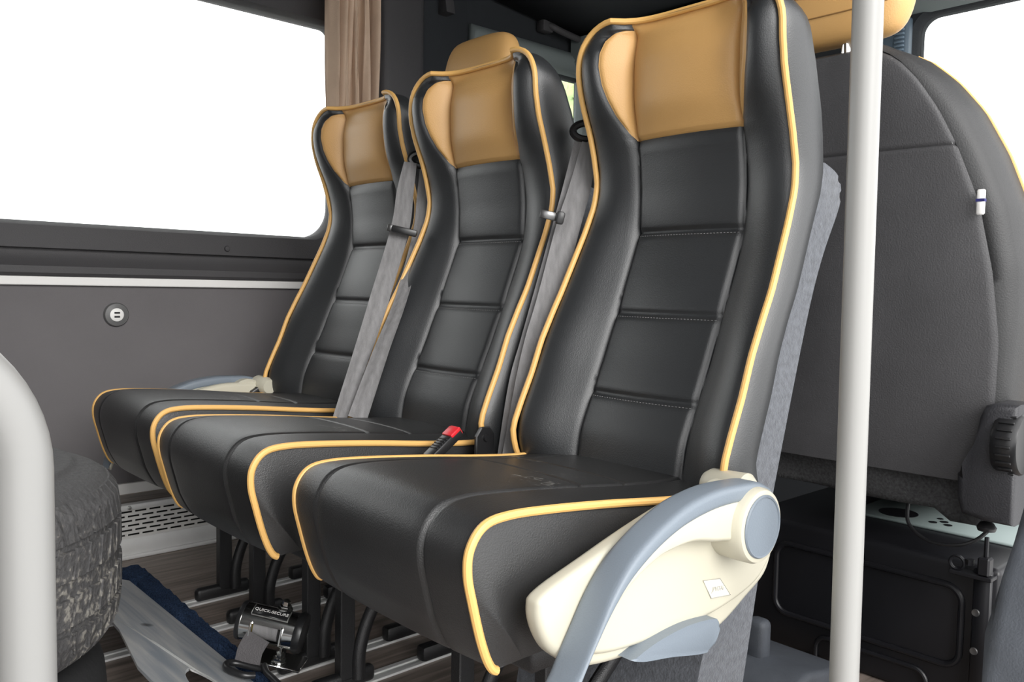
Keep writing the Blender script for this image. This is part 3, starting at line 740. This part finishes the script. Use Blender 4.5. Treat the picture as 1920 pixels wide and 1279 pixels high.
# ------------------------------------------------------------------ tyres
def tyre(name, loc, R, w, label, m, lugs=True, bead=.20):
    t = empty(name, loc, label, 'tyre', 'stacked tyres')
    prof = smooth_path([(bead, 0, .018), (bead+.012, 0, .004), (bead+.05, 0, .0), (R-.055, 0, .003), (R-.024, 0, .014), (R-.006, 0, .036), (R-.001, 0, .07), (R, 0, w/2), (R-.001, 0, w-.07), (R-.006, 0, w-.036), (R-.024, 0, w-.014), (R-.055, 0, w-.003), (bead+.05, 0, w), (bead+.012, 0, w-.004), (bead, 0, w-.018)], 3)
    bm_ = bmesh.new(); n = 144
    rings = []
    rnd = random.Random(3)
    for p in prof:
        ring = []
        for k in range(n):
            a = 2*math.pi*k/n; r = p.x; z = p.z; f = (z-w/2)/(w/2)
            if p.x > R-.06: r += 0
            if abs(p.x-(R-.075)) < .012: z += (.005 if f > 0 else -.005)
            ring.append(bm_.verts.new((r*math.cos(a), r*math.sin(a), z)))
        rings.append(ring)
    for i in range(len(rings)-1):
        for k in range(n): bm_.faces.new((rings[i][k], rings[i][(k+1) % n], rings[i+1][(k+1) % n], rings[i+1][k]))
    # inner liner
    inner = [[bm_.verts.new((r*math.cos(2*math.pi*k/n), r*math.sin(2*math.pi*k/n), z)) for k in range(n)] for r, z in ((bead+.03, w-.04), (R-.03, w*.6), (R-.03, w*.4), (bead+.03, .04))]
    loop = [rings[-1]]+inner+[rings[0]]
    for i in range(len(loop)-1):
        for k in range(n): bm_.faces.new((loop[i][k], loop[i][(k+1) % n], loop[i+1][(k+1) % n], loop[i+1][k]))
    obj('carcass', bm_, m, t, True, 60)
    if lugs:
        bm_ = bmesh.new(); nl = 64
        def P(a, z, dr):
            f = (z-w/2)/(w/2); r = float(np.interp(abs(f), [0, .48, .735, .897, .978], [R, R-.001, R-.006, R-.024, R-.055]))+dr
            return (r*math.cos(a), r*math.sin(a), z)
        def lug(poly, h):
            A = [bm_.verts.new(P(a, z, -.004)) for a, z in poly]; cx = sum(a for a, z in poly)/len(poly); cz = sum(z for a, z in poly)/len(poly)
            B = [bm_.verts.new(P(cx+(a-cx)*.9, cz+(z-cz)*.93, h)) for a, z in poly]
            bm_.faces.new(B); k = len(poly)
            for i in range(k): bm_.faces.new((A[i], A[(i+1) % k], B[(i+1) % k], B[i]))
        da = 2*math.pi/nl
        for k in range(nl):
            a = k*da+rnd.uniform(-.004, .004)
            for row, (za, zb, sh_) in enumerate(((.02, .075, .0), (.082, .125, .5), (.132, w-.132+.0, .1), (w-.125, w-.082, .6), (w-.075, w-.02, .3))):
                if zb-za < .01: continue
                o_ = a+sh_*da; sk = (.35 if row % 2 else -.35)*da
                nz = 3
                lo = [(o_+sk*(i/nz), za+(zb-za)*i/nz) for i in range(nz+1)]
                hi = [(o_+da*.86+sk*(i/nz), za+(zb-za)*i/nz) for i in range(nz+1)]
                lug(lo+hi[::-1], .005)
        obj('tread', bm_, m, t, False)
    return t
tyre('tyre', (.126, 1.494, .195), [.326][0], .272, 'worn muddy tyre on top of the stack by the handrail', TYRE, True, .205)
tyre('tyre', (.135, 1.50, .0), .30, .186, 'black tyre at the bottom of the stack, under the muddy one', TYREB, False, .19)

# ------------------------------------------------------------------ aluminium plate and blue carpet on the floor
pl = empty('ramp_plate', (.56, 1.7, .08), 'scuffed grey aluminium plate with an oval cut-out, leaning on the floor by the tyres', 'metal plate')
def PZ(x): return .046+.42*(.655-x)
outl = [(.668, 2.06), (.662, 1.75), (.655, 1.385), (.650, 1.20), (.470, 1.16), (.4605, 1.32), (.462, 1.39), (.500, 1.60), (.515, 1.80), (.52, 2.06)]
hole_c = (.548, 1.315); 
bm = bmesh.new()
# rows across the plate, leaving an elongated hole
def edge_at(y_, side):
    pts = outl[:4] if side else outl[4:]
    pts = sorted((p[1], p[0]) for p in pts); return float(np.interp(y_, [p[0] for p in pts], [p[1] for p in pts]))
ylist = sorted(set(list(np.linspace(1.165, 2.06, 60))+[1.39, 1.60, 1.32]+list(np.linspace(1.19, 1.43, 40))))
def hole(y_):
    c, h = 1.31, .105
    t = (y_-c)/h
    if abs(t) >= 1: return None
    hw_ = .030*(1-t*t)**.7; cx = .552+.05*(y_-c)
    return cx-hw_, cx+hw_
for part in ('low', 'high'):
    rows = []
    for y_ in ylist:
        l, r = edge_at(y_, False), edge_at(y_, True); h = hole(y_); m_ = .552+.05*(y_-1.31)
        a, b = (l, h[0] if h else m_) if part == 'low' else (h[1] if h else m_, r)
        top = [(a+(b-a)*k/5, y_) for k in range(6)]
        row = [(x-.56, y2-1.7, PZ(x)-.08) for x, y2 in top]+[(x-.56, y2-1.7, PZ(x)-.086) for x, y2 in top[::-1]]
        rows.append(row+[row[0]])
    grid(bm, rows)
    for rws in (rows[0], rows[-1]): bm.faces.new([bm.verts.new(q) for q in rws[:-1]])
obj('sheet', bm, SHEET, pl, True, 30)
bm = bmesh.new()
for i in range(3):
    tube(bm, smooth_path([(-.04+.012*i, -.02-.06*i, PZ(.52+.012*i)-.08), (-.015+.01*i, -.19-.05*i, PZ(.545+.01*i)-.08), (.0+.008*i, -.30-.03*i, PZ(.56+.008*i)-.0797)], 5), .0007, 5)
obj('scratches', bm, STEEL, pl)
bm = bmesh.new(); n = 60; rows = []
rnd = random.Random(8)
for k in range(n+1):
    t = k/n; y_ = 2.17-(2.17-1.10)*t; xr = .738-.055*t; xl = .645
    row = []
    for j in range(15):
        x = xl+(xr-xl)*j/14; edge = min(j, 14-j)/2
        z = .006+.036*min(1, edge)**.5+rnd.uniform(-.003, .003)
        row.append((x+rnd.uniform(-.002, .002), y_, min(z, PZ(x)-.010 if x < .676 else 1)))
    row = row+[(xr, y_, .001), (xl, y_, .001), row[0]]
    rows.append(row)
grid(bm, rows)
for rws in (rows[0], rows[-1]): bm.faces.new([bm.verts.new(q) for q in rws[:-1]])
o = obj('carpet_strip', bm, CARPB); tag(o, 'dark blue pile carpet strip under the edge of the aluminium plate', 'carpet')

# ------------------------------------------------------------------ tie-down winch under the seats
wn = empty('tie_down_winch', (.73, 1.43, .0), 'chrome tie-down winch with webbing and black hook under the middle seat', 'winch')
ax = Vector((.70, -.69, -.20)).normalized(); upv = Vector((0, 0, 1)); upv = (upv-ax*upv.dot(ax)).normalized(); sd = ax.cross(upv)
MW = Matrix((ax, sd, upv)).transposed().to_4x4(); MW.translation = Vector((-.015, 0, .115))
# local frame: x along the drum, -y faces the camera side (checked below), z up
def wobj(name, bm_, m, par=wn, sm=True):
    bmesh.ops.transform(bm_, matrix=MW, verts=bm_.verts); return obj(name, bm_, m, par, sm, 40)
facing = -1 if sd.dot(Vector((-.68, -.74, 0))) < 0 else 1   # sign of local y that points at the camera
bm = bmesh.new(); R_ = .034
for (x0, x1, a0, a1) in ((-.052, -.030, 0, 360), (.030, .052, 0, 360), (-.030, .030, 20, 150), (-.030, .030, 215, 330)):
    rows = []
    for k in range(33):
        a = math.radians(a0+(a1-a0)*k/32); c, s = math.cos(a), math.sin(a)
        rows.append([(x0, facing*R_*c, R_*s), (x1, facing*R_*c, R_*s), (x1, facing*(R_-.003)*c, (R_-.003)*s), (x0, facing*(R_-.003)*c, (R_-.003)*s), (x0, facing*R_*c, R_*s)])
    grid(bm, rows)
wobj('housing', bm, CHROME)
bm = bmesh.new(); lathe(bm, [(.026, -.026), (.026, .02)], 28, 'x'); wobj('webbing_roll', bm, BELT)
bm = bmesh.new(); lathe(bm, [(.006, -.05), (.008, -.045), (.02, -.03), (.02, -.027), (.006, -.024)], 20, 'x'); wobj('ratchet_wheel', bm, BRASS)
bm = bmesh.new(); lathe(bm, [(.036, .050), (.038, .056), (.036, .064), (.02, .066)], 30, 'x'); lathe(bm, [(.034, -.058), (.036, -.054), (.036, -.05)], 30, 'x'); wobj('end_cap', bm, BLACKP)
# label plate wrapped on the drum
bm = bmesh.new(); rows = []
for k in range(9):
    a = math.radians(48+38*k/8); c, s = math.cos(a), math.sin(a)
    rows.append([(-.033, facing*(R_+.0012)*c, (R_+.0012)*s), (.033, facing*(R_+.0012)*c, (R_+.0012)*s)])
grid(bm, rows)
lp = wobj('name_plate', bm, BLACKP)
md = lp.modifiers.new('thickness', 'SOLIDIFY'); md.thickness = .0012; md.offset = -1
me = text_mesh('QUICK-SECURE', .0092, .0002)
am = math.radians(67)
flip = -1 if facing < 0 else 1
for v in me.vertices:
    x, y_, z = v.co; a = am+y_/(R_+.0016); rr_ = R_+.0016+z
    v.co = (x*flip, facing*rr_*math.cos(a), rr_*math.sin(a))
me.transform(MW); link('plate_lettering', me, WHITE, wn, False)
bm = bmesh.new(); tube(bm, [(-.034, facing*(R_+.001)*math.cos(math.radians(47)), (R_+.001)*math.sin(math.radians(47))), (.034, facing*(R_+.001)*math.cos(math.radians(47)), (R_+.001)*math.sin(math.radians(47)))], .0009, 6)
for xx in (-.034, .034):
    tube(bm, [(xx, facing*(R_+.001)*math.cos(math.radians(a)), (R_+.001)*math.sin(math.radians(a))) for a in range(47, 90, 5)], .0009, 6)
wobj('plate_border', bm, STEEL)
for xx in (-.029, .029):
    bm = bmesh.new(); box(bm, xx-.002, xx+.002, facing*.034-.003, facing*.034+.003, -.018, .016, .001, 1); wobj('slot_edge', bm, CHROME)
for (xx, yy, zz) in ((.018, -facing*.012, .034), (.03, facing*.01, -.055)):
    bm = bmesh.new(); lathe(bm, [(.012, 0), (.012, .005), (.008, .006), (.008, .014), (.004, .017)], 6, 'z', (xx, yy, zz)); lathe(bm, [(.014, -.002), (.014, .0)], 18, 'z', (xx, yy, zz)); wobj('bolt', bm, CHROME, wn, False)
bm = bmesh.new(); box(bm, -.045, .075, -.03, .03, -.062, -.058, .001, 1); box(bm, .03, .034, -.02, .02, -.06, -.02, .001, 1); wobj('base_plate', bm, CHROME)
# webbing running down to the hook
w0 = Vector((-.01, facing*.034, -.008)); bm = bmesh.new()
pw = smooth_path([w0, w0+Vector((-.006, facing*.012, -.02)), w0+Vector((-.006, facing*.018, -.036)), w0+Vector((-.004, facing*.022, -.050))], 6)
ribbon(bm, pw, (1, 0, 0), .046, .002); wobj('webbing', bm, BELTD)
hk = w0+Vector((-.004, facing*.021, -.052))
bm = bmesh.new()
tube(bm, smooth_path([hk+Vector((.030, 0, .012)), hk+Vector((.022, 0, .004)), hk+Vector((-.02, 0, .004)), hk+Vector((-.034, facing*.012, .006)), hk+Vector((-.026, facing*.030, .006)), hk+Vector((.005, facing*.038, .006)), hk+Vector((.024, facing*.030, .006))], 6), .006, 10)
tube(bm, smooth_path([hk+Vector((.030, 0, .012)), hk+Vector((.040, facing*.018, .010)), hk+Vector((.056, facing*.036, .012)), hk+Vector((.085, facing*.062, .012)), hk+Vector((.11, facing*.078, .014))], 6), .006, 10)
wobj('hook', bm, BLACKP)

# ------------------------------------------------------------------ USB socket on the far wall
us = empty('usb_socket', (.781, YW, .659), 'round USB socket with white insert on the charcoal wall panel', 'socket')
bm = bmesh.new(); lathe(bm, [(.034, .002), (.034, -.004), (.031, -.010), (.019, -.012), (.019, -.009), (.002, -.009)], 40, 'y'); obj('bezel', bm, mat('socket_bezel', (.12, .12, .12), .4), us)
bm = bmesh.new(); lathe(bm, [(.0185, -.006), (.0185, -.0105), (.017, -.0115), (.001, -.0115)], 32, 'y'); obj('insert', bm, WHITE, us)
for dz in (.0055, -.0055):
    bm = bmesh.new(); box(bm, -.0075, .0075, -.0122, -.0105, dz-.0026, dz+.0026); obj('port', bm, BLACKP, us, False)

# ------------------------------------------------------------------ curtain by the window
bm = bmesh.new(); rows = []; nz, nx_ = 40, 120
for i in range(nz+1):
    t = i/nz; z = 1.93-t*.80
    x0, x1 = 1.362+.012*t, 1.556-.010*t*t
    row = []
    for j in range(nx_+1):
        s = j/nx_; ph = s*2*math.pi*5.5
        am_ = .016+.008*math.sin(3*t+s*7)
        y_ = 2.36+am_*math.sin(ph+1.2*math.sin(2.2*t+s*4))+.006*math.sin(ph*2.3+4*t)
        row.append((x0+(x1-x0)*s+.006*math.sin(ph+1)*math.cos(ph), y_, z))
    rows.append(row)
grid(bm, rows)
cu = obj('curtain', bm, CURT, None, True, 80); md = cu.modifiers.new('thickness', 'SOLIDIFY'); md.thickness = .003
tag(cu, 'gathered beige curtain hanging at the right end of the side window', 'curtain')
bm = bmesh.new(); tube(bm, [(-1.0, 2.36, 1.925), (1.60, 2.36, 1.925)], .006, 10); o = obj('curtain_rail', bm, BLACKP); tag(o, 'dark curtain rail running along above the side window', 'rail')

# ------------------------------------------------------------------ cab seats
def cab_seat(loc, label, full=True):
    s = empty('cab_seat', loc, label, 'seat', 'cab seats')
    xb = lerp_f([.40, .60, .90, 1.2], [.02, .005, -.02, -.055], .05)          # rear face, leaning
    seam = lerp_f([.44, .50, .556, .676, .80, .916, 1.016, 1.08, 1.137, 1.18, 1.20], [.285, .290, .294, .298, .285, .262, .226, .196, .160, .122, .085], .02)
    ow = lerp_f([.44, .50, .60, .70, .80, .90, 1.0, 1.08, 1.14, 1.19, 1.21], [.298, .306, .318, .326, .326, .308, .272, .232, .186, .132, .09], .02)
    zs = zrows(.42, 1.2, 50, (1.016,))
    bm_ = bmesh.new(); rows = []
    for z in zs:
        w = seam(z); row = []
        for k in range(33):
            y_ = -w+2*w*(.5-.5*math.cos(math.pi*k/32)); f = abs(y_)/w
            x = xb(z)-.014*(1-f**3)+.004*math.exp(-((z-1.016)/.003)**2)+.004*math.exp(-((w-abs(y_))/.004)**2)
            x += .006*math.sin(7*z+3*y_)*(1-f)
            row.append((x, y_, z))
        rows.append(row)
    rows.append([(p[0]+.03, p[1]*.9, 1.212) for p in rows[-1]]); rows.append([(p[0]+.10, p[1]*.8, 1.20) for p in rows[-2]])
    grid(bm_, rows); obj('back_panel', bm_, SEATBK, s, True, 60)
    for sg in (1, -1):
        bm_ = bmesh.new(); rows = []
        for z in zs+[1.207]:
            w = seam(min(z, 1.2)); o_ = ow(z); x = xb(z)
            row = [(x+.012, w-.012), (x+.003, w-.003), (x+.008, w+(o_-w)*.4), (x+.03, w+(o_-w)*.8), (x+.07, o_), (x+.11, o_+.004), (x+.125, o_-.004), (x+.13, w*.8)]
            rows.append([(a, sg*b, z+.004) for a, b in row])
        grid(bm_, rows); obj('side_gusset', bm_, SEATSD, s, True, 60)
        bm_ = bmesh.new(); tube(bm_, [(xb(z)+.115, sg*(ow(z)+.004), z) for z in np.linspace(.5, 1.2, 40)], .005, 8); o = obj('piping', bm_, PIPE, s); o['label'] = 'yellow piping'
    bm_ = bmesh.new(); box(bm_, .09, .13, -.22, .22, .42, 1.08, .015, 3); obj('front_padding', bm_, SEATSD, s)
    bm_ = bmesh.new(); box(bm_, .14, .60, -.25, .25, .36, .47, .04, 4); obj('seat_cushion', bm_, SEATSD, s)
    bm_ = bmesh.new(); box(bm_, .40, .46, -.20, .15, .278, .37, .004, 1); obj('cushion_support', bm_, BLACKM, s)
    # headrest
    bm_ = bmesh.new(); rows = []
    hz0, hz1 = 1.225, 1.455
    for i in range(25):
        t = i/24; a = math.pi*t; z = (hz0+hz1)/2-(hz1-hz0)/2*math.cos(a); prof = max(.02, math.sin(a))**.45
        row = []
        for k in range(49):
            b = 2*math.pi*k/48; c, sn = math.cos(b), math.sin(b)
            hw_, ht = .150*(.72+.28*prof)*(1-.10*t), .055*prof
            row.append((-.045+.02*t+ht*math.copysign(abs(c)**.7, c)+.004, hw_*math.copysign(abs(sn)**.6, sn)*prof**.3, z))
        rows.append(row)
    grid(bm_, rows); bm_.faces.new([bm_.verts.new(q) for q in rows[0][:-1]]); bm_.faces.new([bm_.verts.new(q) for q in rows[-1][:-1]])
    h = obj('headrest', bm_, TAN, s, True, 50); h['label'] = 'tan headrest'
    for zs_ in (1.272, 1.315):
        bm_ = bmesh.new(); pts = []
        pr = max(.02, math.sin(math.acos(1-2*(zs_-hz0)/(hz1-hz0))))**.45
        t = math.acos(1-2*(zs_-hz0)/(hz1-hz0))/math.pi
        for b in np.linspace(-math.pi/2, math.pi/2, 41)+math.pi:
            c, sn = math.cos(b), math.sin(b); hw_, ht = .150*(.72+.28*pr)*(1-.10*t), .055*pr
            pts.append((-.041+.02*t+ht*math.copysign(abs(c)**.7, c)-.0008, hw_*math.copysign(abs(sn)**.6, sn)*pr**.3, zs_+.012*sn*sn))
        tube(bm_, pts, .0012, 6); obj('headrest_seam', bm_, mat('tan_seam', (.25, .13, .04), .6), h)
    for yy in (.09, -.022):
        bm_ = bmesh.new(); tube(bm_, [(-.045, yy, 1.30), (-.03, yy, 1.15)], .010, 14); obj('headrest_post', bm_, CHROME, h)
    return s, xb, seam
cs, xb, seam = cab_seat((1.60, .80, 0), 'dark cab seat seen from behind, right of the pole, with tan headrest')
def copy_tree(src, loc, label, skip=()):
    r = src.copy(); C.objects.link(r); r.location = loc; r['label'] = label
    for ch in src.children:
        c = ch.copy(); C.objects.link(c); c.parent = r
        for g in ch.children:
            d = g.copy(); C.objects.link(d); d.parent = c
    return r
copy_tree(cs, (1.595, 1.85, 0), 'cab seat behind the middle bus seat, only its tan headrest showing')
bm = bmesh.new()
for sg in (-1,):
    stitches(bm, [(xb(z)+.001-.0005, sg*(seam(z)-.006), z) for z in np.linspace(.5, 1.19, 60)], .008, .0045, .0006)
obj('stitching', bm, STITCH, cs)
bm = bmesh.new(); box(bm, xb(.91)-.012, xb(.91)-.004, -.275, -.262, .892, .935, .002, 1, None); tg = obj('tag', bm, WHITE, cs); tg['label'] = 'small white tag with dark stripe'
bm = bmesh.new(); box(bm, xb(.91)-.0128, xb(.91)-.0032, -.2755, -.2615, .914, .919); obj('tag_stripe', bm, mat('navy', (.02, .02, .12), .6), tg, False)
# carpet flap below the back panel
bm = bmesh.new(); rows = []
for i in range(9):
    t = i/8; z = .445-.088*t
    rows.append([(.032+.012*t+.008*math.sin(k*.5+t*2), -.275+.55*k/20, z-.02*(k/20 < .12)*t) for k in range(21)])
grid(bm, rows); fl = obj('back_flap', bm, CARPG, cs, True, 80); fl['label'] = 'grey carpet flap'
md = fl.modifiers.new('thickness', 'SOLIDIFY'); md.thickness = .006
# recliner cover and knob on the seat's door side
bm = bmesh.new()
prism(bm, [(-.252, .442), (-.272, .452), (-.280, .50), (-.284, .545), (-.292, .565), (-.310, .572), (-.345, .572), (-.345, .365), (-.30, .365), (-.262, .372), (-.254, .40)], -.035, .05, 'x', .012, 3)
rc = obj('recliner_cover', bm, mat('cover_plastic', (.030, .030, .034), .5, bump=.4, bscale=350), cs, True, 50)
bm = bmesh.new(); lathe(bm, [(.050, -.292), (.054, -.298), (.054, -.326), (.050, -.332), (.030, -.334)], 48, 'y', (-.005, -.018, .503)); kn = obj('recliner_knob', bm, BLACKP, cs)
bm = bmesh.new()
for k in range(24):
    a = 2*math.pi*k/24; m4 = Matrix.Translation((-.005, -.018, .503)) @ Matrix.Rotation(a, 4, 'Y')
    box(bm, .0530, .0575, -.325, -.301, -.0022, .0022, .0016, 2, m4)
obj('knob_ribs', bm, BLACKP, kn)
bm = bmesh.new(); lathe(bm, [(.014, .008), (.016, .014), (.011, .022), (.003, .026)], 20, 'z', (.0, -.295, .335)); obj('seat_bolt', bm, BLACKP, cs)

# seat box under the cab seat
sb = empty('seat_box', (1.62, .78, 0), 'black pressed-metal seat box standing under the cab seat', 'seat base', 'seat boxes in the cab')
bm = bmesh.new(); box(bm, 0, .45, -.295, .22, 0, .272, .012, 3); obj('box_body', bm, BLACKM, sb)
bm = bmesh.new()
for (y0_, y1_, z0_, z1_) in ((-.235, .135, .075, .225),):
    lp_ = rr_loop(y0_, y1_, z0_, z1_, .03, 8); tube(bm, [(-.001, a, b) for a, b in lp_], .006, 10, closed=True)
obj('pressed_bead', bm, BLACKM, sb)
bm = bmesh.new(); tube(bm, [(-.001, a, b) for a, b in rr_loop(-.18, .04, -.02, .05, .025, 8)], .005, 10, closed=True); obj('pressed_bead', bm, BLACKM, sb)
bm = bmesh.new(); box(bm, .17, .43, -.27, .06, .272, .279, .002, 1); obj('top_plate', bm, TEAL, sb)
for (dx, dy, r) in ((.23, -.02, .04), (.21, -.10, .008), (.23, -.115, .008), (.21, -.13, .008), (.25, -.10, .006)):
    bm = bmesh.new(); lathe(bm, [(r, .2785), (r, .2800)], 24, 'z', (dx, dy, 0)); obj('plate_hole', bm, BLACKM, sb)
bm = bmesh.new(); box(bm, -.012, .0, -.285, -.255, .0, .27, .003, 1); obj('side_flange', bm, BLACKM, sb)
for zz in (.12, .19):
    bm = bmesh.new(); lathe(bm, [(.003, -.014), (.006, -.0145), (.007, -.012)], 16, 'x', (0, -.262, zz)); obj('flange_eyelet', bm, DSTEEL, sb)
bm = bmesh.new(); box(bm, -.03, .01, -.29, -.22, .255, .262, .001, 1); tube(bm, [(-.02, -.23+.012*math.cos(a), .275+.012*math.sin(a)) for a in np.linspace(0, 6.28, 16, endpoint=False)], .003, 6, closed=True); box(bm, -.028, -.005, -.285, -.265, .262, .295, .003, 1)
tube(bm, [(-.015, -.275, .28), (-.015, -.275, .33)], .004, 8); lathe(bm, [(.008, .275), (.008, .285)], 6, 'z', (-.017, -.25, 0)); obj('hinge_bracket', bm, BLACKM, sb)
bm = bmesh.new(); tube(bm, smooth_path([(.03, -.12, .36), (.01, -.13, .32), (.0, -.17, .297), (.0, -.22, .30), (.01, -.25, .315), (.02, -.27, .34)], 8), .0035, 8); o = obj('cable', bm, BLACKP, sb)

copy_tree(sb, (1.62, 1.85, 0), 'black metal seat box under the cab seat behind the middle bus seat')
# ------------------------------------------------------------------ cab details
gh = empty('grab_bar', (2.6, 2.5, 1.80), 'dark grab bar above the cab door window', 'grab bar')
bm = bmesh.new(); tube(bm, smooth_path([(-.16, .01, .02), (-.15, -.03, .015), (-.10, -.045, .0), (.10, -.045, -.02), (.15, -.03, -.02), (.16, .01, -.02)], 6), .013, 12, flat=.7); obj('grip', bm, TRIMD, gh)
bm = bmesh.new(); box(bm, -.19, -.13, -.03, .015, -.01, .05, .01, 2); obj('mount', bm, TRIMD, gh)
bm = bmesh.new(); prism(bm, [(-.03, 0), (.03, .0), (.02, .05), (-.02, .05)], -.02, .02, 'x', .004, 2); 
o = obj('coat_hook', bm, TRIMD); o.location = (1.90, 2.45, 1.73); tag(o, 'small dark coat hook on the pillar right of the curtain', 'hook')
# greenery outside the cab door window
def shrub(loc, r, label, seed):
    rn = random.Random(seed); bm_ = bmesh.new()
    for _ in range(1300):
        d = Vector((rn.gauss(0, 1), rn.gauss(0, 1), rn.gauss(0, 1))).normalized(); p = d*r*rn.uniform(.6, 1.0); p.z = p.z*1.1+r
        u = Vector((rn.gauss(0, 1), rn.gauss(0, 1), rn.gauss(0, 1))).normalized(); v = u.cross(d).normalized(); s = rn.uniform(.06, .14)
        q = [bm_.verts.new(p+u*s), bm_.verts.new(p+v*s*.5), bm_.verts.new(p-u*s), bm_.verts.new(p-v*s*.5)]; bm_.faces.new(q)
    bmesh.ops.create_icosphere(bm_, subdivisions=2, radius=r*.93, matrix=Matrix.Translation((0, 0, r)))
    o_ = obj('shrub', bm_, LEAF, None, False); o_.location = loc; tag(o_, label, 'shrub'); return o_
shrub((7.2, 6.3, -.65), 2.0, 'green shrub outside, seen through the gap between middle and near seats', 1)
